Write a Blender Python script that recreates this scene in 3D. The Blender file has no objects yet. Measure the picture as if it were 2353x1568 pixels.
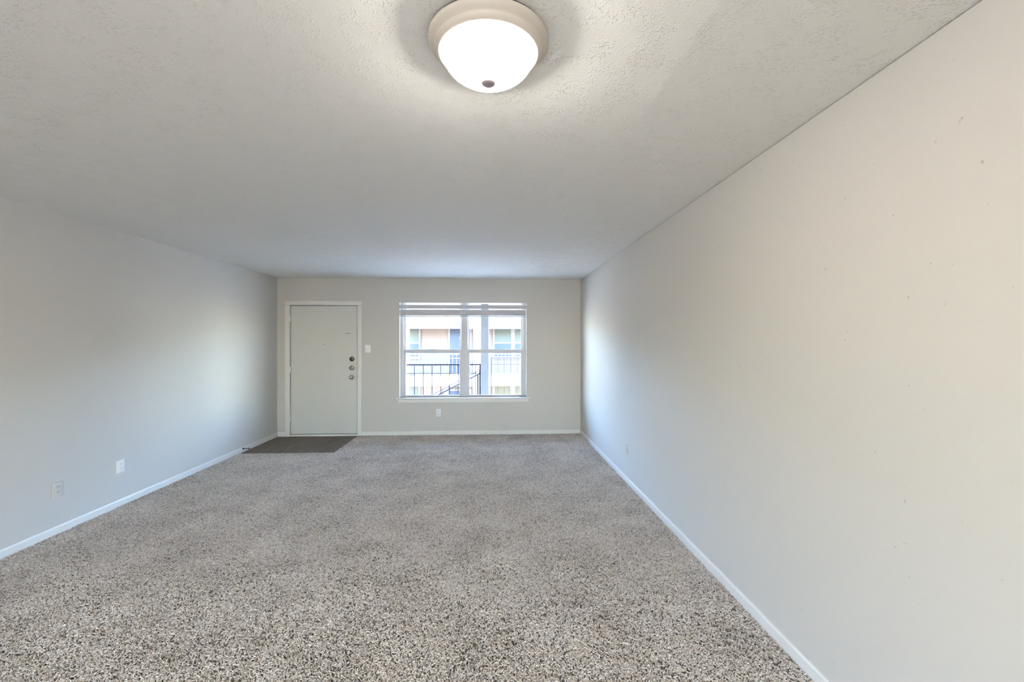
import bpy, bmesh, math, random
from mathutils import Vector, Matrix

scene = bpy.context.scene
COL = scene.collection
R = math.radians
random.seed(7)

# ------------------------------------------------------------------ camera
EYE = 1.4727
cam_data = bpy.data.cameras.new('camera')
cam_data.sensor_width = 36.0
cam_data.lens = 1010.0 * 36.0 / 2353.0
cam_data.clip_start = 0.05
cam = bpy.data.objects.new('camera', cam_data)
cam.location = (0, 0, EYE)
cam.rotation_euler = (R(90), 0, R(-2.523))
COL.objects.link(cam)
scene.camera = cam

# ------------------------------------------------------------------ world, sun, exposure
SKY_STRENGTH = 5.2
SUN_STRENGTH = 28.0
LAMP_WATTS = 20.0
FILL_LAMP_WATTS = 135.0  # added fill lamp, unseen behind the camera
SUN_DIR = Vector((0.15, 0.60, -0.78)).normalized()   # light travels this way: high sun from behind the building, onto the court and its far facade
w = bpy.data.worlds.new('sky'); scene.world = w; w.use_nodes = True
nt = w.node_tree; nt.nodes.clear()
sky = nt.nodes.new('ShaderNodeTexSky'); sky.sky_type = 'NISHITA'; sky.sun_disc = False
sky.sun_elevation = math.asin(-SUN_DIR.z); sky.sun_rotation = math.atan2(-SUN_DIR.x, -SUN_DIR.y); sky.altitude = 100
sky.air_density = 1.0; sky.dust_density = 0.5; sky.ozone_density = 2.0
bg = nt.nodes.new('ShaderNodeBackground'); bg.inputs['Strength'].default_value = SKY_STRENGTH
wo = nt.nodes.new('ShaderNodeOutputWorld')
nt.links.new(sky.outputs[0], bg.inputs[0]); nt.links.new(bg.outputs[0], wo.inputs[0])
sd = bpy.data.lights.new('sun', 'SUN'); sd.energy = SUN_STRENGTH; sd.angle = R(0.6); sd.color = (1.0, 0.91, 0.77)
so = bpy.data.objects.new('sun', sd); COL.objects.link(so)
so.rotation_euler = SUN_DIR.to_track_quat('-Z', 'Y').to_euler()
so.location = (0, -10, 20)

vs = scene.view_settings
vs.view_transform = 'Standard'; vs.look = 'None'; vs.gamma = 1.0; vs.use_curve_mapping = False
vs.exposure = 0.87
scene.cycles.max_bounces = 12
scene.cycles.diffuse_bounces = 6
scene.cycles.transparent_max_bounces = 16
scene.cycles.sample_clamp_indirect = 6.0
scene.cycles.use_denoising = True
scene.cycles.use_light_tree = False
scene.cycles.caustics_reflective = False
scene.cycles.caustics_refractive = False

# ------------------------------------------------------------------ materials
def new_mat(name):
    m = bpy.data.materials.new(name); m.use_nodes = True
    n = m.node_tree
    return m, n, n.nodes['Principled BSDF']

def paint(name, color, rough=0.6, metal=0.0, spec=0.3):
    m, n, p = new_mat(name)
    p.inputs['Base Color'].default_value = (*color, 1)
    p.inputs['Roughness'].default_value = rough
    p.inputs['Metallic'].default_value = metal
    p.inputs['Specular IOR Level'].default_value = spec
    return m

def coords(n):
    t = n.nodes.new('ShaderNodeTexCoord'); return t.outputs['Object']

def noise(n, vec, scale, detail=2.0, rough=0.5, dist=0.0):
    t = n.nodes.new('ShaderNodeTexNoise')
    t.inputs['Scale'].default_value = scale; t.inputs['Detail'].default_value = detail
    t.inputs['Roughness'].default_value = rough; t.inputs['Distortion'].default_value = dist
    n.links.new(vec, t.inputs['Vector']); return t.outputs['Fac']

def ramp(n, fac, stops):
    r = n.nodes.new('ShaderNodeValToRGB')
    els = r.color_ramp.elements
    while len(els) < len(stops): els.new(0.5)
    for e, (pos, c) in zip(els, stops):
        e.position = pos; e.color = (*c, 1) if len(c) == 3 else c
    n.links.new(fac, r.inputs[0]); return r.outputs[0]

def mathn(n, op, a, b):
    x = n.nodes.new('ShaderNodeMath'); x.operation = op
    for i, v in enumerate((a, b)):
        if isinstance(v, (int, float)): x.inputs[i].default_value = v
        else: n.links.new(v, x.inputs[i])
    return x.outputs[0]

def bump(n, p, height, strength, distance):
    b = n.nodes.new('ShaderNodeBump')
    b.inputs['Strength'].default_value = strength; b.inputs['Distance'].default_value = distance
    n.links.new(height, b.inputs['Height']); n.links.new(b.outputs[0], p.inputs['Normal'])

def wall_paint(name, color):
    m, n, p = new_mat(name)
    h = noise(n, coords(n), 34.0, 3, 0.62)
    # small nicks in the paint
    c = ramp(n, h, [(0.712, color), (0.752, tuple(x * 0.72 for x in color))])
    n.links.new(c, p.inputs['Base Color'])
    p.inputs['Roughness'].default_value = 0.7; p.inputs['Specular IOR Level'].default_value = 0.25
    bump(n, p, h, 0.35, 0.0022)
    return m

M = {}
M['wall'] = wall_paint('greige_wall_paint', (0.59, 0.567, 0.525))
M['trim'] = paint('white_trim_paint', (0.75, 0.74, 0.70), 0.4)
M['door'] = paint('white_door_paint', (0.635, 0.625, 0.58), 0.42)
M['plate_white'] = paint('white_plastic', (0.82, 0.82, 0.80), 0.35)
M['plate_painted'] = paint('painted_over_plastic', (0.59, 0.567, 0.525), 0.55)
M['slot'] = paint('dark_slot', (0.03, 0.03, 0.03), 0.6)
M['vinyl_frame'] = paint('white_vinyl', (0.58, 0.575, 0.60), 0.4)
M['blind'] = paint('white_blind', (0.56, 0.555, 0.585), 0.45)
M['cord'] = paint('grey_cord', (0.42, 0.42, 0.45), 0.5)
M['bronze'] = paint('aged_bronze', (0.09, 0.075, 0.065), 0.38, 0.85)
M['nickel'] = paint('satin_nickel', (0.55, 0.50, 0.44), 0.28, 1.0)
M['dull_nickel'] = paint('tarnished_nickel', (0.30, 0.27, 0.25), 0.35, 0.9)
M['pan'] = paint('almond_enamel', (0.60, 0.54, 0.455), 0.45)
M['pan_inner'] = paint('white_reflector', (0.88, 0.87, 0.85), 0.5)
M['finial'] = paint('nickel_finial', (0.45, 0.40, 0.41), 0.45, 0.6)
M['rail'] = paint('dark_railing_paint', (0.008, 0.0095, 0.016), 0.5)
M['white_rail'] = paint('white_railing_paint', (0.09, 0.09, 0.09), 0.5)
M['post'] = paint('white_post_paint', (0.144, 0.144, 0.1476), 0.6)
M['concrete'] = paint('pale_concrete', (0.80, 0.69, 0.56), 0.85)
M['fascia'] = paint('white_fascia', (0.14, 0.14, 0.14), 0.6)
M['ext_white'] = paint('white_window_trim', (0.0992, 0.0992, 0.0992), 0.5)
M['ext_door'] = paint('blue_door_paint', (0.0136, 0.0236, 0.0496), 0.4)
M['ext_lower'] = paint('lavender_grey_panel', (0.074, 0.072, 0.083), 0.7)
M['pane_green'] = paint('pale_green_pane', (0.0347, 0.0459, 0.0422), 0.45, 0, 0.3)
M['pane_blue'] = paint('pale_blue_pane', (0.0143, 0.026, 0.0329), 0.45, 0, 0.3)
M['pane_yellow'] = paint('pale_yellow_pane', (0.0465, 0.0465, 0.0291), 0.45, 0, 0.3)
M['roof'] = paint('roof_shingle', (0.12, 0.11, 0.1), 0.9)
M['stucco'] = paint('exterior_stucco', (0.3, 0.28, 0.26), 0.9)

def ceiling_mat():
    m, n, p = new_mat('textured_ceiling_paint')
    v = coords(n)
    p.inputs['Base Color'].default_value = (0.945, 0.93, 0.875, 1)
    p.inputs['Roughness'].default_value = 0.75; p.inputs['Specular IOR Level'].default_value = 0.2
    blob = ramp(n, noise(n, v, 125.0, 1.0, 0.5, 0.2), [(0.55, (0, 0, 0)), (0.72, (1, 1, 1))])
    patch = ramp(n, noise(n, v, 9.0, 1, 0.6), [(0.40, (0.12, 0.12, 0.12)), (0.62, (1, 1, 1))])
    bump(n, p, mathn(n, 'MULTIPLY', blob, patch), 0.9, 0.0033)
    return m
M['ceiling'] = ceiling_mat()

def carpet_mat():
    m, n, p = new_mat('carpet_yarn')
    a = n.nodes.new('ShaderNodeAttribute'); a.attribute_name = 'tone'
    g = n.nodes.new('ShaderNodeNewGeometry')
    big = noise(n, g.outputs['Position'], 2.6, 2, 0.6)
    f = mathn(n, 'ADD', a.outputs['Fac'], mathn(n, 'MULTIPLY', mathn(n, 'SUBTRACT', big, 0.5), 0.55))
    c = ramp(n, f, [(0.0, (0.14, 0.121, 0.102)), (0.45, (0.615, 0.552, 0.485)), (1.0, (0.95, 0.88, 0.795))])
    n.links.new(c, p.inputs['Base Color'])
    p.inputs['Roughness'].default_value = 0.95; p.inputs['Specular IOR Level'].default_value = 0.05
    return m
M['yarn'] = carpet_mat()

def backing_mat():
    m, n, p = new_mat('carpet_backing')
    v = coords(n)
    c = ramp(n, noise(n, v, 120.0, 2), [(0.3, (0.16, 0.145, 0.13)), (0.7, (0.28, 0.255, 0.23))])
    n.links.new(c, p.inputs['Base Color']); p.inputs['Roughness'].default_value = 1.0
    return m
M['backing'] = backing_mat()

def vinyl_mat():
    m, n, p = new_mat('brown_wood_look_vinyl')
    t = n.nodes.new('ShaderNodeTexCoord'); mp = n.nodes.new('ShaderNodeMapping')
    mp.inputs['Scale'].default_value = (9.0, 0.8, 1.0)
    n.links.new(t.outputs['Object'], mp.inputs['Vector'])
    g = noise(n, mp.outputs[0], 2.0, 5, 0.6, 0.6)
    c = ramp(n, g, [(0.3, (0.078, 0.060, 0.042)), (0.7, (0.160, 0.128, 0.095))])
    n.links.new(c, p.inputs['Base Color']); p.inputs['Roughness'].default_value = 0.55
    return m
M['vinyl'] = vinyl_mat()

def brick_mat(name, c1, c2, mortar):
    m, n, p = new_mat(name)
    g = n.nodes.new('ShaderNodeNewGeometry')
    mp = n.nodes.new('ShaderNodeMapping'); mp.inputs['Rotation'].default_value = (R(-90), 0, 0)
    n.links.new(g.outputs['Position'], mp.inputs['Vector'])
    b = n.nodes.new('ShaderNodeTexBrick')
    b.inputs['Scale'].default_value = 1.0
    b.inputs['Brick Width'].default_value = 0.205; b.inputs['Row Height'].default_value = 0.068
    b.inputs['Mortar Size'].default_value = 0.009
    b.inputs['Color1'].default_value = (*c1, 1); b.inputs['Color2'].default_value = (*c2, 1); b.inputs['Mortar'].default_value = (*mortar, 1)
    n.links.new(mp.outputs[0], b.inputs['Vector']); n.links.new(b.outputs['Color'], p.inputs['Base Color'])
    p.inputs['Roughness'].default_value = 0.9
    return m
M['brick'] = brick_mat('pink_brick', (0.098, 0.075, 0.066), (0.089, 0.069, 0.062), (0.102, 0.086, 0.079))

def glass_mat(name, gloss, tint=(1, 1, 1)):
    m = bpy.data.materials.new(name); m.use_nodes = True
    n = m.node_tree; n.nodes.clear()
    tr = n.nodes.new('ShaderNodeBsdfTransparent'); tr.inputs[0].default_value = (*tint, 1)
    gl = n.nodes.new('ShaderNodeBsdfGlossy'); gl.inputs['Roughness'].default_value = 0.02
    mx = n.nodes.new('ShaderNodeMixShader'); mx.inputs[0].default_value = gloss
    o = n.nodes.new('ShaderNodeOutputMaterial')
    n.links.new(tr.outputs[0], mx.inputs[1]); n.links.new(gl.outputs[0], mx.inputs[2]); n.links.new(mx.outputs[0], o.inputs[0])
    return m
M['pane'] = glass_mat('window_glass', 0.0005, (0.97, 0.98, 1.0))

def dome_mat():
    m = bpy.data.materials.new('ribbed_lamp_glass'); m.use_nodes = True
    n = m.node_tree; n.nodes.clear()
    tr = n.nodes.new('ShaderNodeBsdfTransparent'); tr.inputs[0].default_value = (0.95, 0.94, 0.92, 1)
    tl = n.nodes.new('ShaderNodeBsdfTranslucent'); tl.inputs[0].default_value = (0.9, 0.89, 0.87, 1)
    gl = n.nodes.new('ShaderNodeBsdfGlossy'); gl.inputs['Roughness'].default_value = 0.12
    m1 = n.nodes.new('ShaderNodeMixShader'); m1.inputs[0].default_value = 0.25
    m2 = n.nodes.new('ShaderNodeMixShader'); m2.inputs[0].default_value = 0.06
    o = n.nodes.new('ShaderNodeOutputMaterial')
    n.links.new(tr.outputs[0], m1.inputs[1]); n.links.new(tl.outputs[0], m1.inputs[2])
    n.links.new(m1.outputs[0], m2.inputs[1]); n.links.new(gl.outputs[0], m2.inputs[2]); n.links.new(m2.outputs[0], o.inputs[0])
    return m
M['dome'] = dome_mat()

def bulb_mat():
    m = bpy.data.materials.new('lit_bulb'); m.use_nodes = True
    n = m.node_tree; n.nodes.clear()
    e = n.nodes.new('ShaderNodeEmission'); e.inputs[0].default_value = (1.0, 0.93, 0.83, 1); e.inputs[1].default_value = 60.0; m.cycles.emission_sampling = 'NONE'
    o = n.nodes.new('ShaderNodeOutputMaterial'); n.links.new(e.outputs[0], o.inputs[0])
    return m
M['bulb'] = bulb_mat()

# ------------------------------------------------------------------ mesh helpers
def B(): return bmesh.new()

def box(bm, x0, x1, y0, y1, z0, z1, bevel=0.0, seg=1):
    r = bmesh.ops.create_cube(bm, size=1.0, matrix=Matrix.Translation(((x0 + x1) / 2, (y0 + y1) / 2, (z0 + z1) / 2)) @ Matrix.Diagonal((abs(x1 - x0), abs(y1 - y0), abs(z1 - z0), 1)))
    if bevel > 0:
        es = list({e for v in r['verts'] for e in v.link_edges})
        bmesh.ops.bevel(bm, geom=es, offset=bevel, segments=seg, affect='EDGES', profile=0.5)
    return bm

def bx(*a, **k): return box(B(), *a, **k)

def tube(bm, pts, r, sides=8, caps=True):
    pts = [Vector(p) for p in pts]
    rings = []
    up = None
    for i, p in enumerate(pts):
        d = (pts[min(i + 1, len(pts) - 1)] - pts[max(i - 1, 0)]).normalized()
        if up is None:
            up = Vector((0, 0, 1)) if abs(d.z) < 0.9 else Vector((1, 0, 0))
        u = d.cross(up).normalized(); v = u.cross(d).normalized(); up = v
        rr = r[i] if isinstance(r, (list, tuple)) else r
        rings.append([bm.verts.new(p + rr * (math.cos(2 * math.pi * k / sides) * u + math.sin(2 * math.pi * k / sides) * v)) for k in range(sides)])
    for a, b in zip(rings, rings[1:]):
        for k in range(sides):
            bm.faces.new((a[k], a[(k + 1) % sides], b[(k + 1) % sides], b[k]))
    if caps:
        bm.faces.new(rings[0][::-1]); bm.faces.new(rings[-1])
    return bm

def lathe(bm, prof, sides=48, mat=None, flute=None):
    """prof: (r, h) along local z; mat: transform"""
    T = mat or Matrix.Identity(4)
    rings = []
    for i, (r, h) in enumerate(prof):
        if r < 1e-6:
            rings.append([bm.verts.new(T @ Vector((0, 0, h)))])
        else:
            ring = []
            for k in range(sides):
                a = 2 * math.pi * k / sides
                rr = r
                if flute: rr = r + flute[1] * min(1.0, r / 0.05) * (1 if k % 2 else -1) * flute[0][i]
                ring.append(bm.verts.new(T @ Vector((rr * math.cos(a), rr * math.sin(a), h))))
            rings.append(ring)
    for a, b in zip(rings, rings[1:]):
        n = max(len(a), len(b))
        for k in range(n):
            k2 = (k + 1) % n
            if len(a) == 1 and len(b) == 1: continue
            if len(a) == 1: bm.faces.new((a[0], b[k], b[k2]))
            elif len(b) == 1: bm.faces.new((a[k], b[0], a[k2]))
            else: bm.faces.new((a[k], b[k], b[k2], a[k2]))
    return bm

def obj(name, bm, mat, parent=None, smooth=False, kind=None):
    bmesh.ops.recalc_face_normals(bm, faces=bm.faces[:])
    if parent is not None:
        p = parent; off = Vector((0, 0, 0))
        while p is not None: off += p.location; p = p.parent
        bmesh.ops.translate(bm, verts=bm.verts[:], vec=-off)
    me = bpy.data.meshes.new(name); bm.to_mesh(me); bm.free()
    me.materials.append(M[mat] if isinstance(mat, str) else mat)
    if smooth:
        for f in me.polygons: f.use_smooth = True
    o = bpy.data.objects.new(name, me); COL.objects.link(o)
    if parent is not None: o.parent = parent
    if kind: o['kind'] = kind
    return o

def smooth_by_angle(o, deg=35):
    me = o.data
    me.shade_smooth()
    try: me.set_sharp_from_angle(angle=R(deg))
    except Exception: pass
    return o

def tag(o, label, cat, group=None, kind=None):
    o['label'] = label; o['category'] = cat
    if group: o['group'] = group
    if kind: o['kind'] = kind
    return o

def root(name, loc, label, cat, group=None, kind=None):
    o = bpy.data.objects.new(name, None); o.empty_display_size = 0.05
    o.location = loc; COL.objects.link(o)
    return tag(o, label, cat, group, kind)

def lab(o, label):
    o['label'] = label; return o

# ------------------------------------------------------------------ room dimensions (metres)
XL, XR, YB, YF, ZC = -3.328, 1.400, 6.95, -3.00, 2.452
WT = 0.15                                   # wall thickness
WIN = (-1.455, 0.535, 0.585, 2.074)         # window opening x0 x1 z0 z1
DOOR = (-3.142, -2.091, -0.012, 2.040)      # doorway

def holed_wall(bm, x0, x1, z0, z1, y0, y1, holes):
    xs = sorted({x0, x1, *[h[0] for h in holes], *[h[1] for h in holes]})
    zs = sorted({z0, z1, *[h[2] for h in holes], *[h[3] for h in holes]})
    vs_ = {}
    def V(x, y, z):
        k = (x, y, z)
        if k not in vs_: vs_[k] = bm.verts.new(k)
        return vs_[k]
    def solid(i, j):
        if i < 0 or j < 0 or i >= len(xs) - 1 or j >= len(zs) - 1: return False
        cx, cz = (xs[i] + xs[i + 1]) / 2, (zs[j] + zs[j + 1]) / 2
        return not any(h[0] < cx < h[1] and h[2] < cz < h[3] for h in holes)
    for i in range(len(xs) - 1):
        for j in range(len(zs) - 1):
            if not solid(i, j): continue
            a, b, c, d = xs[i], xs[i + 1], zs[j], zs[j + 1]
            for y in (y0, y1): bm.faces.new((V(a, y, c), V(b, y, c), V(b, y, d), V(a, y, d)))
            if not solid(i - 1, j): bm.faces.new((V(a, y0, c), V(a, y1, c), V(a, y1, d), V(a, y0, d)))
            if not solid(i + 1, j): bm.faces.new((V(b, y0, c), V(b, y1, c), V(b, y1, d), V(b, y0, d)))
            if not solid(i, j - 1): bm.faces.new((V(a, y0, c), V(b, y0, c), V(b, y1, c), V(a, y1, c)))
            if not solid(i, j + 1): bm.faces.new((V(a, y0, d), V(b, y0, d), V(b, y1, d), V(a, y1, d)))
    return bm

# ------------------------------------------------------------------ room shell
FZ = -0.012                                  # carpet backing level; pile tops reach about zero
VX0, VX1, VY0, VY1 = XL, -2.094, 5.90, YB    # bare entry in front of the door
o = obj('floor', bx(XL - WT, XR + WT, YF - WT, YB + WT, FZ - 0.15, FZ), 'backing')
tag(o, 'grey beige carpeted floor of the empty room', 'floor', kind='structure')
o = obj('wall_left', bx(XL - WT, XL, YF - WT, YB + WT, FZ, ZC), 'wall')
tag(o, 'plain greige wall on the left with two outlet plates', 'wall', kind='structure')
def gapped_wall():
    # the drywall stops a few millimetres short of the ceiling
    bm = B(); prof = [(XR, FZ), (XR, ZC - 0.004), (XR + 0.03, ZC - 0.004), (XR + 0.03, ZC), (XR + WT, ZC), (XR + WT, FZ)]
    a = [bm.verts.new((x, YF - WT, z)) for x, z in prof]; b = [bm.verts.new((x, YB + WT, z)) for x, z in prof]
    for i in range(6): bm.faces.new((a[i], a[(i + 1) % 6], b[(i + 1) % 6], b[i]))
    bm.faces.new(a[::-1]); bm.faces.new(b)
    return bm
o = obj('wall_right', gapped_wall(), 'wall')
tag(o, 'plain greige wall along the right side, nearest the camera', 'wall', kind='structure')
o = obj('wall_back', holed_wall(B(), XL, XR, FZ, ZC, YB, YB + WT, [WIN, DOOR]), 'wall')
tag(o, 'far greige wall with the white door and the window', 'wall', kind='structure')
FILL_DOOR = (-1.00, -0.20, FZ, 2.06)              # glass door added behind the camera to let in fill daylight
o = obj('wall_front', holed_wall(B(), XL, XR, FZ, ZC, YF - WT, YF, [FILL_DOOR]), 'wall')
tag(o, 'greige wall behind the camera with an added glass patio door', 'wall', kind='structure')

def make_ceiling():
    # flat board with one taped joint running along the room: a shallow ridge
    prof = [(XL - WT, 0), (0.56, 0), (0.640, -0.0020), (0.652, -0.0023), (0.690, -0.0010), (0.80, 0.0), (XR + WT, 0.0)]
    bm = B()
    for (xa, za), (xb, zb) in zip(prof, prof[1:]):
        bm.faces.new([bm.verts.new(c) for c in ((xa, YF - WT, ZC + za), (xb, YF - WT, ZC + zb), (xb, YB + WT, ZC + zb), (xa, YB + WT, ZC + za))])
    x0, x1 = XL - WT, XR + WT
    bm.faces.new([bm.verts.new(c) for c in ((x0, YF - WT, ZC + .2), (x1, YF - WT, ZC + .2), (x1, YB + WT, ZC + .2), (x0, YB + WT, ZC + .2))])
    for (xa, ya, xb, yb) in ((x0, YF - WT, x1, YF - WT), (x1, YF - WT, x1, YB + WT), (x1, YB + WT, x0, YB + WT), (x0, YB + WT, x0, YF - WT)):
        bm.faces.new([bm.verts.new(c) for c in ((xa, ya, ZC), (xb, yb, ZC), (xb, yb, ZC + .2), (xa, ya, ZC + .2))])
    bmesh.ops.remove_doubles(bm, verts=bm.verts[:], dist=1e-5)
    return bm
o = obj('ceiling', make_ceiling(), 'ceiling')
tag(o, 'off-white textured ceiling with one faint joint line', 'ceiling', kind='structure')

def baseboard(name, p0, p1, inward, label, h=0.060, t=0.012):
    """profile board from p0 to p1 (xy), thickness towards inward"""
    bm = B()
    prof = [(0, FZ), (t, FZ), (t, h - 0.012), (t * 0.55, h), (0, h)]
    a = [bm.verts.new((p0[0] + inward[0] * d, p0[1] + inward[1] * d, z)) for d, z in prof]
    b = [bm.verts.new((p1[0] + inward[0] * d, p1[1] + inward[1] * d, z)) for d, z in prof]
    for i in range(len(prof)):
        j = (i + 1) % len(prof); bm.faces.new((a[i], a[j], b[j], b[i]))
    bm.faces.new(a[::-1]); bm.faces.new(b)
    o = obj(name, bm, 'trim'); tag(o, label, 'baseboard', kind='structure'); return o
baseboard('baseboard_left', (XL, YF), (XL, YB), (1, 0), 'white baseboard along the left wall')
baseboard('baseboard_right', (XR, YF), (XR, YB), (-1, 0), 'white baseboard along the right wall')
baseboard('baseboard_back', (-2.032, YB), (XR - 0.012, YB), (0, -1), 'long white baseboard under the window')
baseboard('baseboard_back', (XL + 0.012, YB), (-3.207, YB), (0, -1), 'short stub of white baseboard left of the door')
baseboard('baseboard_front', (FILL_DOOR[1] + 0.002, YF), (XR - 0.012, YF), (0, 1), 'white baseboard behind the camera, right of the added patio door')
baseboard('baseboard_front', (XL + 0.012, YF), (FILL_DOOR[0] - 0.01, YF), (0, 1), 'white baseboard behind the camera, left of the added patio door')
pd_ = root('window_fill', ((FILL_DOOR[0] + FILL_DOOR[1]) / 2, YF - 0.07, FZ), 'narrow glass patio door, added unseen behind the camera for fill daylight', 'window', kind='structure')  # added opening, unseen; brings extra daylight into the room
for i in range(1):
    xa = FILL_DOOR[0] + i * (FILL_DOOR[1] - FILL_DOOR[0]); xb = xa + (FILL_DOOR[1] - FILL_DOOR[0])
    bm = B(); ya, yb = YF - 0.10 + 0.04 * (i % 2), YF - 0.065 + 0.04 * (i % 2)
    box(bm, xa, xa + 0.04, ya, yb, FZ, FILL_DOOR[3]); box(bm, xb - 0.04, xb, ya, yb, FZ, FILL_DOOR[3])
    box(bm, xa + 0.04, xb - 0.04, ya, yb, FZ, FZ + 0.05); box(bm, xa + 0.04, xb - 0.04, ya, yb, FILL_DOOR[3] - 0.04, FILL_DOOR[3])
    s_ = obj('sash', bm, 'vinyl_frame', pd_)
    obj('pane', bx(xa + 0.035, xb - 0.035, ya + 0.015, ya + 0.019, FZ + 0.045, FILL_DOOR[3] - 0.035), 'pane', s_)

o = obj('floor_entry', bx(VX0 + 0.012, VX1, VY0, VY1 - 0.004, FZ, FZ + 0.006), 'vinyl')
tag(o, 'dark brown wood-look vinyl patch in front of the door', 'floor', kind='structure')

# ------------------------------------------------------------------ door
d = root('door_1', (-2.62, YB, 0), 'closed white flat entry door with three round locks and white casing', 'door', kind='structure')
cy0 = YB - 0.017
smooth_by_angle(obj('casing', bx(-3.206, -3.131, cy0, YB - 0.0005, FZ, 2.028, bevel=0.004, seg=2), 'trim', d))
smooth_by_angle(obj('casing', bx(-2.102, -2.033, cy0, YB - 0.0005, FZ, 2.028, bevel=0.004, seg=2), 'trim', d))
smooth_by_angle(obj('casing', bx(-3.206, -2.033, cy0, YB - 0.0005, 2.028, 2.095, bevel=0.004, seg=2), 'trim', d))
obj('jamb', bx(DOOR[0], -3.131, YB, YB + WT, FZ, DOOR[3]), 'trim', d)
obj('jamb', bx(-2.102, DOOR[1], YB, YB + WT, FZ, DOOR[3]), 'trim', d)
obj('jamb', bx(-3.131, -2.102, YB, YB + WT, 2.029, DOOR[3]), 'trim', d)
obj('threshold', bx(-3.131, -2.102, YB - 0.006, YB + WT, FZ, 0.022, bevel=0.003), 'trim', d)
bm = B()
for a in ((-3.131, -3.112), (-2.121, -2.102)): box(bm, a[0], a[1], YB + 0.052, YB + 0.075, 0.022, 2.029)
box(bm, -3.112, -2.121, YB + 0.052, YB + 0.075, 2.010, 2.029)
box(bm, -3.131, -2.102, YB + 0.050, YB + 0.090, 0.020, 0.060)
obj('door_stop_strip', bm, 'slot', d)  # white stop coloured near-black, the door gap's shade put into its colour
slab = obj('slab', bx(-3.122, -2.111, YB + 0.003, YB + 0.048, 0.030, 2.021, bevel=0.002), 'door', d)
for z in (1.816, 1.035, 0.273):
    bm = B(); tube(bm, [(-3.126, YB - 0.006, z - 0.05), (-3.126, YB - 0.006, z + 0.05)], 0.008, 10)
    box(bm, -3.150, -3.112, YB - 0.019, YB - 0.004, z - 0.047, z + 0.047)
    obj('hinge', bm, 'trim', d)
TY = Matrix.Rotation(R(90), 4, 'X')          # local +z -> -y (out of the door face)
def on_door(x, z): return Matrix.Translation((x, YB + 0.003, z)) @ TY
l1 = obj('deadbolt', lathe(B(), [(0, 0), (0.037, 0), (0.038, 0.006), (0.034, 0.014), (0.026, 0.019), (0, 0.020)], 32, on_door(-2.190, 1.193)), 'bronze', d, True)
lab(l1, 'dark round deadbolt cover, topmost lock')
l2 = obj('deadbolt', lathe(B(), [(0, 0), (0.034, 0), (0.035, 0.005), (0.030, 0.012), (0.020, 0.015), (0, 0.015)], 32, on_door(-2.193, 1.054)), 'dull_nickel', d, True)
lab(l2, 'dull grey deadbolt with a thumb turn')
obj('thumb_turn', bx(-2.198, -2.188, YB - 0.034, YB - 0.010, 1.034, 1.074, bevel=0.003), 'nickel', l2)
kn = obj('door_knob', lathe(B(), [(0, 0), (0.036, 0), (0.037, 0.005), (0.030, 0.010), (0.013, 0.014), (0.012, 0.032), (0.022, 0.038), (0.029, 0.048), (0.029, 0.058), (0.022, 0.067), (0.010, 0.070), (0, 0.070)], 32, on_door(-2.194, 0.910)), 'nickel', d, True)
lab(kn, 'shiny nickel door knob')
obj('peephole', lathe(B(), [(0, 0), (0.007, 0), (0.007, 0.002), (0.005, 0.003), (0, 0.002)], 16, on_door(-2.620, 1.419)), 'dull_nickel', d, True)
obj('scuff_groove', bx(-2.294, -2.214, YB + 0.0015, YB + 0.006, 1.588, 1.593), 'slot', d)
obj('strike_plate', bx(-2.110, -2.103, YB - 0.001, YB + 0.03, 0.885, 0.945), 'slot', d)

# ------------------------------------------------------------------ window
wy = YB + 0.075                              # room-side face of the window unit
wd = root('window_1', (-0.46, wy, WIN[2]), 'white double window of four sashes with sill, looking onto the court', 'window', kind='structure')
x0, x1, z0, z1 = WIN
fd = YB + WT - 0.005
GL, GR = (-1.376, -0.521), (-0.374, 0.455)   # clear glass of the two units
mz0, mz1 = 1.281, 1.339                      # meeting rails
gz0, gz1 = 0.613, 2.085
obj('frame_jamb', bx(x0, -1.402, wy, fd, z0, z1, bevel=0.004), 'vinyl_frame', wd)
obj('frame_jamb', bx(0.483, x1, wy, fd, z0, z1, bevel=0.004), 'vinyl_frame', wd)
obj('frame_mullion', bx(-0.498, -0.396, wy - 0.006, fd, z0, z1, bevel=0.004), 'vinyl_frame', wd)
obj('frame_sill', bx(-1.402, 0.483, wy, fd, z0, z0 + 0.010), 'vinyl_frame', wd)
def sash(xa, xb, ga, gb, za, zb, g0, g1, ya, yb, names):
    """xa..xb outer width, ga..gb clear width"""
    bm = B()
    box(bm, xa, ga, ya, yb, za, zb, bevel=0.003); box(bm, gb, xb, ya, yb, za, zb, bevel=0.003)
    box(bm, ga, gb, ya, yb, za, g0, bevel=0.003)
    if g1 < zb: box(bm, ga, gb, ya, yb, g1, zb, bevel=0.003)
    s = obj('sash', bm, 'vinyl_frame', wd); lab(s, names)
    obj('pane', bx(ga - 0.004, gb + 0.004, (ya + yb) / 2 - 0.002, (ya + yb) / 2 + 0.002, g0 - 0.004, min(g1 + 0.004, 2.073)), 'pane', s)
    return s
sash(-1.402, -0.498, -1.372, -0.526, z0 + 0.010, mz1 - 0.006, gz0, mz0, wy + 0.004, wy + 0.032, 'lower left window sash')
sash(-0.396, 0.483, -0.368, 0.451, z0 + 0.010, mz1 - 0.006, gz0, mz0, wy + 0.004, wy + 0.032, 'lower right window sash')
sash(-1.402, -0.498, -1.378, -0.518, mz0 + 0.006, 2.073, mz1, 2.073, wy + 0.036, wy + 0.064, 'upper left window sash')
sash(-0.396, 0.483, -0.377, 0.457, mz0 + 0.006, 2.073, mz1, 2.073, wy + 0.036, wy + 0.064, 'upper right window sash')
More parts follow.
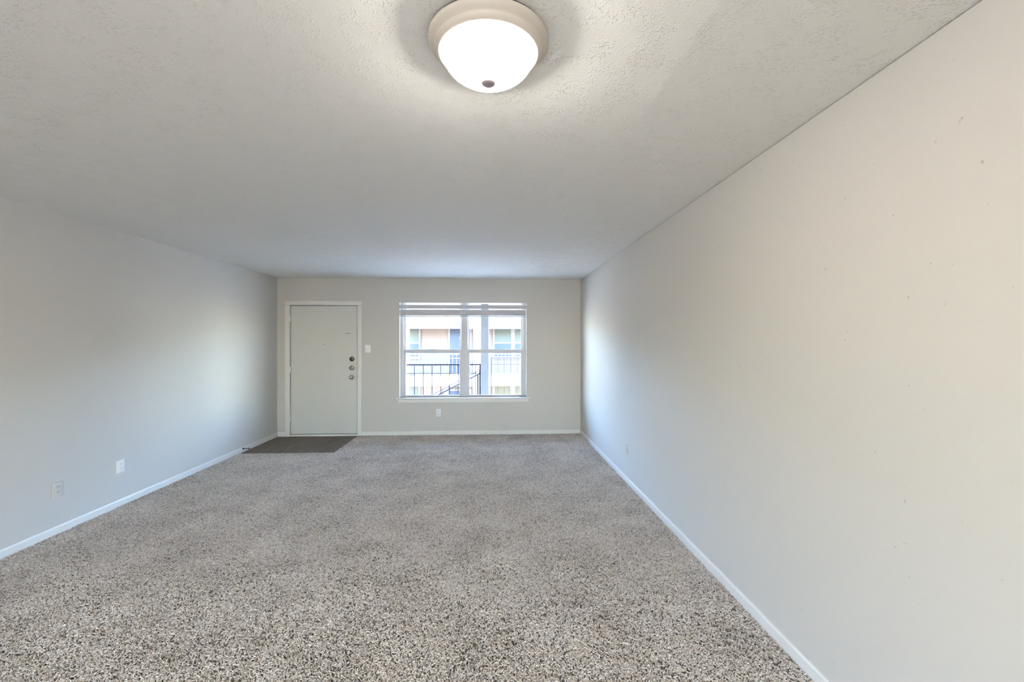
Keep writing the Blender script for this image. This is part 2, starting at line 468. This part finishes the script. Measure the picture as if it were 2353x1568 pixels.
for x in (-0.95, 0.04):
    obj('sash_lock', bx(x - 0.03, x + 0.03, wy + 0.006, wy + 0.026, mz1 - 0.006, mz1 + 0.006, bevel=0.003), 'vinyl_frame', wd)
smooth_by_angle(obj('stool', bx(-1.500, 0.588, YB - 0.050, wy + 0.002, 0.563, z0, bevel=0.006, seg=2), 'trim', wd))
bm = B()
a = [(-1.475, 0.563), (0.570, 0.563), (0.562, 0.511), (-1.465, 0.511)]
f0 = [bm.verts.new((x, YB - 0.017, z)) for x, z in a]; f1 = [bm.verts.new((x, YB - 0.0005, z)) for x, z in a]
bm.faces.new(f0); bm.faces.new(f1[::-1])
for i in range(4): bm.faces.new((f0[i], f0[(i + 1) % 4], f1[(i + 1) % 4], f1[i]))
obj('apron', bm, 'trim', wd)

# ------------------------------------------------------------------ raised mini blind
bl = root('window_blind', (-0.46, YB, 2.04), 'white mini blind pulled up to the top of the window', 'blind')
obj('valance', bx(-1.452, 0.567, YB - 0.034, YB - 0.026, 1.977, 2.038, bevel=0.002), 'blind', bl)
obj('valance_return', bx(-1.452, -1.446, YB - 0.026, YB - 0.001, 1.977, 2.038), 'blind', bl)
obj('valance_return', bx(0.561, 0.567, YB - 0.026, YB - 0.001, 1.977, 2.038), 'blind', bl)
obj('head_rail', bx(-1.449, 0.520, YB + 0.008, YB + 0.046, 1.990, 2.030), 'blind', bl)
slat_me = None
for i in range(12):
    z = 1.9610 - i * 0.0077
    if slat_me is None:
        s = obj('slat', bx(-1.449, 0.517, YB + 0.012, YB + 0.040, z - 0.0037, z + 0.0037), 'blind', bl); slat_me = s
    else:
        s = slat_me.copy(); COL.objects.link(s); s.parent = bl
        s.location = (random.uniform(-0.002, 0.002), random.uniform(-0.003, 0.003), -i * 0.0077)
        s.rotation_euler = (R(random.uniform(-1.5, 1.5)), R(random.uniform(-0.03, 0.03)), 0)
obj('bottom_rail', bx(-1.449, 0.517, YB + 0.013, YB + 0.039, 1.852, 1.868, bevel=0.003), 'blind', bl)
for x in (-1.352, -0.46, 0.42):
    obj('ladder_cord', bx(x - 0.0035, x + 0.0035, YB + 0.0085, YB + 0.0105, 1.853, 1.992), 'blind', bl)
obj('tilt_wand', tube(B(), [(-1.372, YB + 0.004, 1.985), (-1.374, YB - 0.004, 1.60), (-1.380, YB - 0.006, 1.30), (-1.380, YB - 0.006, 1.262)], [0.003, 0.003, 0.003, 0.006], 8), 'cord', bl)

# ------------------------------------------------------------------ ceiling light
def ceiling_light(LX, LY, watts, label):
    cl = root('ceiling_light', (LX, LY, ZC), label, 'ceiling light')
    LT = Matrix.Translation((LX, LY, ZC))
    obj('shadow_gap_ring', lathe(B(), [(0.170, -0.0005), (0.187, -0.0005), (0.187, -0.0084), (0.170, -0.0084)], 72, LT), 'slot', cl)  # dark ring added to paint in the shadow gap between pan and ceiling
    pan = obj('pan', lathe(B(), [(0.160, -0.0005), (0.160, -0.0075), (0.193, -0.0085), (0.1935, -0.013), (0.190, -0.020), (0.182, -0.028), (0.176, -0.032), (0.1745, -0.035), (0.172, -0.042), (0.166, -0.048), (0.160, -0.0505), (0.1565, -0.048), (0.1565, -0.040)], 96, LT), 'pan', cl, True)
    smooth_by_angle(pan, 50)
    obj('reflector', lathe(B(), [(0.1562, -0.041), (0.150, -0.030), (0.135, -0.016), (0.0, -0.012)], 64, LT), 'pan_inner', cl, True)
    dprof = [(0.1555, -0.046), (0.1560, -0.049), (0.1540, -0.053), (0.1500, -0.056), (0.1470, -0.062), (0.1440, -0.070), (0.137, -0.082), (0.127, -0.095), (0.113, -0.107), (0.095, -0.118), (0.073, -0.127), (0.048, -0.133), (0.022, -0.136), (0.006, -0.1365)]
    fl = [0, 0, 0, 0, 0.6, 1, 1, 1, 1, 1, 1, 1, 0.4, 0]
    obj('glass_dome', lathe(B(), dprof, 220, LT, flute=(fl, 0.0011)), 'dome', cl, True)
    fin = obj('finial', lathe(B(), [(0.0, -0.1345), (0.020, -0.1355), (0.0225, -0.139), (0.0215, -0.144), (0.015, -0.149), (0.0, -0.1505)], 32, LT), 'finial', cl, True)
    for sx in (-1, 1):
        T2 = LT @ Matrix.Translation((sx * 0.065, 0, -0.050)) @ Matrix.Rotation(R(90) * sx, 4, 'Y')
        b_ = obj('bulb', lathe(B(), [(0.0, 0.045), (0.014, 0.042), (0.023, 0.030), (0.025, 0.018), (0.022, 0.006), (0.014, -0.008), (0.011, -0.016)][::-1], 20, T2), 'bulb', cl, True)
        obj('socket', lathe(B(), [(0.0, -0.045), (0.014, -0.045), (0.014, -0.016), (0.0, -0.015)], 16, T2), 'pan_inner', b_)
    ld = bpy.data.lights.new('bulb_glow', 'POINT'); ld.energy = watts; ld.shadow_soft_size = 0.040; ld.color = (1.0, 0.965, 0.915)
    lo = bpy.data.objects.new('bulb_glow', ld); COL.objects.link(lo); lo.parent = cl; lo.location = (0, 0, -0.0755)
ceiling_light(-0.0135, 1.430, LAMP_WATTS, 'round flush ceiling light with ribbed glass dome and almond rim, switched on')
ceiling_light(-1.35, -1.75, FILL_LAMP_WATTS, 'added fill light, unseen copy of the ceiling light behind the camera')  # unseen fixture added to lift the room's light level

# ------------------------------------------------------------------ wall plates
def plate_frame(wall, u, z):
    """matrix: local x along wall, local y out of the wall, local z up"""
    if wall == 'back': return Matrix.Translation((u, YB, z)) @ Matrix.Rotation(R(180), 4, 'Z')
    if wall == 'left': return Matrix.Translation((XL, u, z)) @ Matrix.Rotation(R(-90), 4, 'Z')
    return Matrix.Translation((XR, u, z)) @ Matrix.Rotation(R(90), 4, 'Z')

def wall_plate(name, wall, u, z, kind, matn, label, cat, wd_=0.076, ht=0.118, group=None):
    T = plate_frame(wall, u, z)
    r = root(name, T.to_translation(), label, cat, group)
    def part(nm, bm, m, parent=r, smooth=False):
        bmesh.ops.transform(bm, matrix=T, verts=bm.verts[:]); return obj(nm, bm, m, parent, smooth)
    smooth_by_angle(part('cover_plate', bx(-wd_ / 2, wd_ / 2, -0.001, 0.007, -ht / 2, ht / 2, bevel=0.003, seg=2), matn))
    if kind == 'duplex':
        for s in (-1, 1):
            rc = part('receptacle', bx(-0.017, 0.017, 0.005, 0.0095, s * 0.0195 - 0.0145, s * 0.0195 + 0.0145, bevel=0.003), matn)
            for q in (-1, 1):
                part('slot', bx(q * 0.0065 - 0.0015, q * 0.0065 + 0.0015, 0.0075, 0.0099, s * 0.0195 - 0.002, s * 0.0195 + 0.007), 'slot', rc)
        part('screw', lathe(B(), [(0.003, 0.006), (0.003, 0.008), (0, 0.0082)], 10, Matrix.Rotation(R(-90), 4, 'X')), matn)
    elif kind == 'switch':
        tg = part('toggle', bx(-0.005, 0.005, 0.005, 0.018, -0.012, 0.008, bevel=0.002), matn)
        for q in (-1, 1): part('screw', lathe(B(), [(0.003, 0.006), (0.003, 0.008), (0, 0.0082)], 10, Matrix.Translation((0, 0, q * 0.03)) @ Matrix.Rotation(R(-90), 4, 'X')), matn)
    elif kind == 'blank':
        for q in (-1, 1): part('screw', lathe(B(), [(0.003, 0.006), (0.003, 0.008), (0, 0.0082)], 10, Matrix.Translation((0, 0, q * 0.042)) @ Matrix.Rotation(R(-90), 4, 'X')), matn)
    elif kind == 'jack':
        part('jack', bx(-0.008, 0.008, 0.005, 0.010, -0.008, 0.008, bevel=0.002), 'plate_painted')
        part('slot', bx(-0.005, 0.005, 0.0095, 0.0104, -0.003, 0.004), 'slot')
    return r
wall_plate('light_switch', 'back', -1.945, 1.351, 'switch', 'plate_white', 'white light switch beside the door casing', 'light switch', 0.086, 0.119)
wall_plate('wall_outlet', 'back', -0.851, 0.344, 'duplex', 'plate_white', 'white duplex outlet on the far wall under the window', 'outlet', 0.079, 0.120)
wall_plate('blank_wall_plate', 'back', 0.870, 0.337, 'blank', 'plate_painted', 'wall-coloured blank plate right of the window, left one of two', 'wall plate', 0.078, 0.114)
wall_plate('wall_outlet', 'back', 0.968, 0.328, 'duplex', 'plate_painted', 'wall-coloured outlet on the far wall nearest the right corner', 'outlet', 0.080, 0.125)
wall_plate('wall_outlet', 'left', 4.081, 0.351, 'duplex', 'plate_white', 'white outlet on the left wall', 'outlet', 0.086, 0.114)
wall_plate('wall_outlet', 'left', 3.512, 0.335, 'duplex', 'plate_painted', 'wall-coloured outlet on the left wall, nearest the camera', 'outlet', 0.082, 0.114)
wall_plate('wall_outlet', 'right', 4.531, 0.360, 'duplex', 'plate_painted', 'wall-coloured outlet on the right wall', 'outlet', 0.080, 0.114)

# ------------------------------------------------------------------ door stop on the left baseboard
ds = root('door_stop', (XL + 0.012, 6.00, 0.038), 'small dark door stop on the left baseboard near the entry', 'door stop')
TX = Matrix.Translation((XL + 0.012, 6.00, 0.040)) @ Matrix.Rotation(R(90), 4, 'Y')
obj('base', lathe(B(), [(0, 0), (0.016, 0), (0.016, 0.003), (0.008, 0.010), (0, 0.010)], 16, TX), 'bronze', ds, True)
obj('rod', lathe(B(), [(0.005, 0.006), (0.005, 0.072), (0, 0.072)], 12, TX), 'bronze', ds, True)
obj('tip', lathe(B(), [(0, 0.070), (0.0075, 0.070), (0.008, 0.076), (0.006, 0.084), (0, 0.084)], 12, TX), 'slot', ds, True)

# ------------------------------------------------------------------ carpet pile
CX0, CX1 = XL + 0.013, XR - 0.013
NX = 9
TS = (CX1 - CX0) / NX                        # square tile of pile
CY1 = YB - 0.014
NY = int((CY1 - (YF + 0.02)) / TS)
CY0 = CY1 - NY * TS
def build_pile():
    rnd = random.Random(11)
    verts, faces, tone, isextra = [], [], [], []
    K = 6
    def tuft(x, y, lim, extra):
        a = rnd.uniform(0, 2 * math.pi); L = rnd.uniform(0.013, 0.024); r = rnd.uniform(0.0021, 0.0029)
        rise = rnd.uniform(0.0085, 0.0135); bend = rnd.uniform(0.6, 2.6) * rnd.choice((-1, 1))
        t = min(1.0, max(0.0, rnd.gauss(0.52, 0.19)))
        base = len(verts)
        px, py = x, y
        for k in range(K):
            s = k / (K - 1)
            aa = a + bend * (s - 0.4)
            if k: px += math.cos(aa) * L / (K - 1); py += math.sin(aa) * L / (K - 1)
            z = FZ + rise * (0.25 + 0.75 * math.sin(math.pi * min(1.0, 0.08 + s * 1.02) ** 0.75))
            rr = r * (0.75, 1.0, 1.1, 1.1, 0.95, 0.55)[k]
            px = min(max(px, lim[0]), lim[1]); py = min(max(py, lim[2]), lim[3])
            nx, ny = -math.sin(aa), math.cos(aa)
            for q in range(3):
                b = 2 * math.pi * q / 3 + math.pi / 2
                verts.append((px + nx * rr * math.cos(b), py + ny * rr * math.cos(b), z + rr * math.sin(b)))
                tone.append(t)
        for k in range(K - 1):
            for q in range(3):
                q2 = (q + 1) % 3
                faces.append((base + 3 * k + q, base + 3 * k + q2, base + 3 * k + 3 + q2, base + 3 * k + 3 + q)); isextra.append(extra)
        e = base + 3 * (K - 1)
        faces.append((e, e + 1, e + 2)); isextra.append(extra)
    h = TS / 2
    DENS = 19000
    for _ in range(int(DENS * TS * TS)):
        tuft(rnd.uniform(-h, h), rnd.uniform(-h, h), (-h - .004, h + .004, -h - .004, h + .004), 0)
    # cells that meet the bare entry patch are planted singly, clear of it
    for i in range(NX):
        for j in range(NY):
            ax, ay = CX0 + i * TS, CY0 + j * TS
            if ax < VX1 and ay + TS > VY0:
                for _ in range(int(DENS * TS * TS)):
                    x, y = rnd.uniform(ax, ax + TS), rnd.uniform(ay, ay + TS)
                    if x < VX1 + 0.004 and y > VY0 - 0.004: continue
                    lim = (VX1 + 0.002, CX1, YF, CY1) if y > VY0 - 0.004 else (CX0, CX1, YF, VY0 - 0.002 if x < VX1 + 0.02 else CY1)
                    tuft(x, y, lim, 1)
    me = bpy.data.meshes.new('carpet_pile'); me.from_pydata(verts, [], faces)
    at = me.attributes.new('tone', 'FLOAT', 'POINT'); at.data.foreach_set('value', tone)
    at = me.attributes.new('extra', 'BOOLEAN', 'FACE'); at.data.foreach_set('value', [bool(e) for e in isextra])
    me.polygons.foreach_set('use_smooth', [True] * len(me.polygons))
    me.materials.append(M['yarn'])
    return me
pile = bpy.data.objects.new('carpet_pile', build_pile()); COL.objects.link(pile)
tag(pile, 'grey beige twisted carpet pile covering the floor', 'carpet', kind='stuff')
g = bpy.data.node_groups.new('carpet_tiles', 'GeometryNodeTree')
g.interface.new_socket('Geometry', in_out='INPUT', socket_type='NodeSocketGeometry')
g.interface.new_socket('Geometry', in_out='OUTPUT', socket_type='NodeSocketGeometry')
N = g.nodes.new; LK = g.links.new
gi = N('NodeGroupInput'); go = N('NodeGroupOutput')
na = N('GeometryNodeInputNamedAttribute'); na.data_type = 'BOOLEAN'; na.inputs['Name'].default_value = 'extra'
sp = N('GeometryNodeSeparateGeometry'); sp.domain = 'FACE'
LK(gi.outputs[0], sp.inputs['Geometry']); LK(na.outputs['Attribute'], sp.inputs['Selection'])
gr = N('GeometryNodeMeshGrid')
gr.inputs['Size X'].default_value = (NX - 1) * TS; gr.inputs['Size Y'].default_value = (NY - 1) * TS
gr.inputs['Vertices X'].default_value = NX; gr.inputs['Vertices Y'].default_value = NY
tf = N('GeometryNodeTransform'); tf.inputs['Translation'].default_value = ((CX0 + CX1) / 2, (CY0 + CY1) / 2, 0)
LK(gr.outputs['Mesh'], tf.inputs['Geometry'])
mp_ = N('GeometryNodeMeshToPoints'); LK(tf.outputs[0], mp_.inputs['Mesh'])
ps = N('GeometryNodeInputPosition'); sx_ = N('ShaderNodeSeparateXYZ'); LK(ps.outputs[0], sx_.inputs[0])
c1 = N('FunctionNodeCompare'); c1.data_type = 'FLOAT'; c1.operation = 'LESS_THAN'; LK(sx_.outputs[0], c1.inputs[0]); c1.inputs[1].default_value = VX1 + TS / 2
c2 = N('FunctionNodeCompare'); c2.data_type = 'FLOAT'; c2.operation = 'GREATER_THAN'; LK(sx_.outputs[1], c2.inputs[0]); c2.inputs[1].default_value = VY0 - TS / 2
an = N('FunctionNodeBooleanMath'); an.operation = 'AND'; LK(c1.outputs[0], an.inputs[0]); LK(c2.outputs[0], an.inputs[1])
dl = N('GeometryNodeDeleteGeometry'); dl.domain = 'POINT'; LK(mp_.outputs[0], dl.inputs['Geometry']); LK(an.outputs[0], dl.inputs['Selection'])
rv = N('FunctionNodeRandomValue'); rv.data_type = 'INT'
ints = [s for s in rv.inputs if s.type == 'INT']
ints[0].default_value = 0; ints[1].default_value = 3
rout = [s for s in rv.outputs if s.type == 'INT'][0]
mu = N('ShaderNodeMath'); mu.operation = 'MULTIPLY'; LK(rout, mu.inputs[0]); mu.inputs[1].default_value = math.pi / 2
cx_ = N('ShaderNodeCombineXYZ'); LK(mu.outputs[0], cx_.inputs[2])
io = N('GeometryNodeInstanceOnPoints'); LK(dl.outputs[0], io.inputs['Points']); LK(sp.outputs['Inverted'], io.inputs['Instance']); LK(cx_.outputs[0], io.inputs['Rotation'])
jn = N('GeometryNodeJoinGeometry'); LK(sp.outputs['Selection'], jn.inputs[0]); LK(io.outputs[0], jn.inputs[0])
LK(jn.outputs[0], go.inputs[0])
md = pile.modifiers.new('tiles', 'NODES'); md.node_group = g

# ------------------------------------------------------------------ outside: this building's walkway
o = obj('walkway_slab', bx(-7.0, 5.0, YB + WT, 8.26, -0.25, -0.03), 'concrete')
tag(o, 'concrete walkway slab just outside the window', 'walkway', kind='structure')
o = obj('landing_slab', bx(0.12, 5.0, 8.262, 11.20, -0.25, -0.03), 'concrete')
tag(o, 'concrete stair landing beyond the walkway', 'landing', kind='structure')
o = obj('eave_roof', bx(-7.0, 5.0, YF - 0.35, 8.42, ZC + 0.205, ZC + 0.45), 'roof')
tag(o, 'roof and eave over the room and the walkway', 'roof', kind='structure')
o = obj('courtyard_ground', bx(-30, 30, YB + WT, 45, -3.05, -2.85), 'concrete')
tag(o, 'pale paved courtyard between the two buildings', 'courtyard', kind='structure')
o = obj('rear_patio_slab', bx(-7.0, 5.0, YF - 3.2, YF - WT - 0.001, -0.25, -0.03), 'concrete')
tag(o, 'concrete patio deck behind the camera', 'patio', kind='structure')
o = obj('rear_ground', bx(-30, 30, -40, YF - WT - 0.001, -3.05, -2.86), 'concrete')
tag(o, 'pale ground behind the building', 'ground', kind='structure')
o = obj('lower_storey_wall', bx(-7.0, 5.0, YF - WT, YB + WT - 0.001, -2.85, FZ - 0.152), 'stucco')
tag(o, 'stucco storey under the room', 'wall', kind='structure')

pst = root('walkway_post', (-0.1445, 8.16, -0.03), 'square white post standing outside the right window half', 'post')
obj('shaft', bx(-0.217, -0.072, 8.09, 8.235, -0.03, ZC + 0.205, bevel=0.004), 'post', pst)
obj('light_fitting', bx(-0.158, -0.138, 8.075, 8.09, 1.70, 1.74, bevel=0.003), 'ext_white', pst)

def railing(name, xa, xb, y, top, mid, bot, first, step, label, matn, r_top=0.014, r_bal=0.0062, group=None):
    r = root(name, ((xa + xb) / 2, y, bot), label, 'railing', group)
    obj('top_rail', bx(xa, xb, y - r_top, y + r_top, top - r_top * 1.2, top + r_top * 0.6, bevel=0.003), matn, r)
    obj('middle_rail', bx(xa, xb, y - 0.008, y + 0.008, mid - 0.007, mid + 0.007), matn, r)
    obj('bottom_rail', bx(xa, xb, y - 0.010, y + 0.010, bot + 0.07, bot + 0.095), matn, r)
    x = first; proto = None
    while x < xb - 0.01:
        if x > xa + 0.01:
            if proto is None:
                proto = obj('baluster', bx(x - r_bal, x + r_bal, y - r_bal, y + r_bal, bot + 0.08, top - 0.01), matn, r); px = x
            else:
                c = proto.copy(); COL.objects.link(c); c.parent = r; c.location.x = x - px
        x += step
    for px_ in (xa + 0.02, xb - 0.014):
        obj('end_post', bx(px_ - 0.012, px_ + 0.012, y - 0.012, y + 0.012, bot, top - 0.005), matn, r)
    return r
railing('balcony_railing', -6.0, -0.218, 8.15, 1.040, 0.876, -0.03, -1.435 - 28 * 0.1605, 0.1605, 'dark metal walkway railing outside the left window half', 'rail')
railing('landing_railing', -0.055, 2.9, 11.10, 1.051, 0.884, -0.03, -0.029 + 0.161, 0.161, 'dark metal landing railing outside the right window half', 'rail')

# stair down to the left between y = 9.6 and y = 11.1
SL = 0.512
def hz(x): return 0.766 + SL * (x + 0.275)
for yy, lb in ((9.60, 'sloping stair handrail, the nearer of two, seen low through the window'), (11.05, 'sloping stair handrail, the farther of two, seen low through the window')):
    r = root('stair_railing', (-1.9, yy, -1.5), lb, 'railing', 'stair handrails')
    xa, xb = -4.3, -0.16
    obj('handrail', tube(B(), [(xa, yy, hz(xa)), (xb, yy, hz(xb)), (xb + 0.06, yy, hz(xb) + 0.005)], 0.014, 8), 'rail', r)
    obj('lower_rail', tube(B(), [(xa, yy, hz(xa) - 0.80), (xb, yy, hz(xb) - 0.80)], 0.012, 6), 'rail', r)
    x = -0.45
    while x > xa + 0.05:
        obj('baluster', bx(x - 0.006, x + 0.006, yy - 0.006, yy + 0.006, hz(x) - 0.80, hz(x) - 0.005), 'rail', r); x -= 0.16
    obj('newel_post', bx(-0.338, -0.308, yy - 0.015, yy + 0.015, hz(-0.32) - 1.0, hz(-0.32)), 'rail', r)
st = root('stair_flight', (-1.9, 10.3, -2.85), 'concrete stair flight going down to the left of the landing', 'stairs')
nst = 15
for k in range(nst):
    z = -0.03 - (k + 1) * 0.176; x = 0.11 - k * 0.30
    obj('tread', bx(x - 0.32, x, 9.66, 10.98, z - 0.05, z), 'concrete', st)
for yy in (9.64, 11.0):
    bm = B(); xs0, xs1 = 0.11, 0.11 - nst * 0.30
    zt0, zt1 = -0.10, -0.10 - nst * 0.176
    v = [bm.verts.new(c) for c in ((xs0, yy - .02, zt0), (xs1, yy - .02, zt1), (xs1, yy - .02, zt1 - .22), (xs0, yy - .02, zt0 - .30), (xs0, yy + .02, zt0), (xs1, yy + .02, zt1), (xs1, yy + .02, zt1 - .22), (xs0, yy + .02, zt0 - .30))]
    for f in ((0, 1, 2, 3), (7, 6, 5, 4), (0, 4, 5, 1), (1, 5, 6, 2), (2, 6, 7, 3), (3, 7, 4, 0)): bm.faces.new([v[i] for i in f])
    obj('stringer', bm, 'rail', st)

# ------------------------------------------------------------------ outside: apartment building across the court
WYB = 20.2
ab = root('apartment_building', (0, WYB, -2.85), 'sunlit two-storey brick apartment building across the court', 'building')
obj('brick_wall', bx(-16, 16, WYB, WYB + 0.4, -2.85, 2.75), 'brick', ab)
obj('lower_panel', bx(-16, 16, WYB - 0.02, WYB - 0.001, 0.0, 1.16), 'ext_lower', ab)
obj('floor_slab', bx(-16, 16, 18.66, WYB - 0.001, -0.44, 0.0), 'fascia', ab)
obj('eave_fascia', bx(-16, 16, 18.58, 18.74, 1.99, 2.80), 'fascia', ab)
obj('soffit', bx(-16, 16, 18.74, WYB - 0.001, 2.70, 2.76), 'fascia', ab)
bm = B()
v = [bm.verts.new(c) for c in ((-16, 18.3, 2.80), (16, 18.3, 2.80), (16, 24, 4.2), (-16, 24, 4.2), (-16, 24, 2.80), (16, 24, 2.80))]
for f in ((0, 1, 2, 3), (0, 3, 4), (1, 5, 2), (3, 2, 5, 4), (0, 4, 5, 1)): bm.faces.new([v[i] for i in f])
obj('roof', bm, 'roof', ab)
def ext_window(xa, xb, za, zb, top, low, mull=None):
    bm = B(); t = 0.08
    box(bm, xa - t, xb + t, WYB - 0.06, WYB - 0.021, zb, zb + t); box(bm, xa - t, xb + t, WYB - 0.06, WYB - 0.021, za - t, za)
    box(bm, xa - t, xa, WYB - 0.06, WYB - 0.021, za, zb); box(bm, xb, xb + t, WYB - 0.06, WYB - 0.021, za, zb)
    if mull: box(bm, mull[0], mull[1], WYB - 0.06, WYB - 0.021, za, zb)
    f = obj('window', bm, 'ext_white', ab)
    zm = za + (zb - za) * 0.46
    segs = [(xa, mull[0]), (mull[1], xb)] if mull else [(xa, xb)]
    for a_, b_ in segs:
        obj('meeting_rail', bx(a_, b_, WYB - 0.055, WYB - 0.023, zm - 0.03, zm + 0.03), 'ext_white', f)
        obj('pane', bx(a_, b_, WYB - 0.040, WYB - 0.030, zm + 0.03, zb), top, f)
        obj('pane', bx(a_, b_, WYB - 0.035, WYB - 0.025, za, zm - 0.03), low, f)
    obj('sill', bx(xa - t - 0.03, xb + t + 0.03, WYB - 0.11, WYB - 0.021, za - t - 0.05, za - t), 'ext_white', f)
ext_window(-4.75, -3.349, 0.773, 2.10, 'pane_green', 'pane_blue', (-4.10, -3.95))
ext_window(0.09, 1.80, 0.773, 2.10, 'pane_green', 'pane_blue', (0.84, 1.02))
ext_window(-4.75, -3.36, -2.05, -0.45, 'pane_green', 'pane_blue', (-4.10, -3.95))
ext_window(0.09, 1.80, -2.05, -0.45, 'pane_yellow', 'pane_blue', (0.80, 1.02))
for (za, zb) in ((0.0, 2.04), (-2.85, -0.80)):
    dm = obj('door', bx(-1.948, -1.030, WYB - 0.045, WYB - 0.021, za, zb), 'ext_door', ab)
    bm = B()
    box(bm, -2.028, -1.948, WYB - 0.06, WYB - 0.021, za, zb + 0.08); box(bm, -1.030, -0.950, WYB - 0.06, WYB - 0.021, za, zb + 0.08)
    box(bm, -1.948, -1.030, WYB - 0.06, WYB - 0.021, zb, zb + 0.08)
    obj('door_frame', bm, 'ext_white', dm)
    obj('door_number_plate', bx(-1.515, -1.465, WYB - 0.055, WYB - 0.045, za + 1.55, za + 1.68), 'ext_white', dm)
    obj('door_knob', lathe(B(), [(0, 0), (0.03, 0), (0.03, 0.04), (0, 0.05)], 12, Matrix.Translation((-1.10, WYB - 0.045, za + 0.95)) @ TY), 'nickel', dm, True)
for xc, hw in ((-3.62, 0.125), (-0.66, 0.155), (3.4, 0.12), (-7.2, 0.12)):
    obj('column', bx(xc - hw, xc + hw, 18.60, 18.74, -2.85, 1.985), 'fascia', ab)
bm = B()
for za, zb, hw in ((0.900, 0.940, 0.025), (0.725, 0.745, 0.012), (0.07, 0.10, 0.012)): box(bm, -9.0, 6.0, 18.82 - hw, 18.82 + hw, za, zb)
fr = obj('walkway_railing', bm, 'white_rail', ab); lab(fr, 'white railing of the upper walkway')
proto = None
for k in range(93):
    x = -8.902 + k * 0.160
    if proto is None: proto = obj('baluster', bx(x - 0.008, x + 0.008, 18.812, 18.828, 0.0, 0.91), 'white_rail', fr)
    else:
        c = proto.copy(); COL.objects.link(c); c.parent = fr; c.location.x = k * 0.160
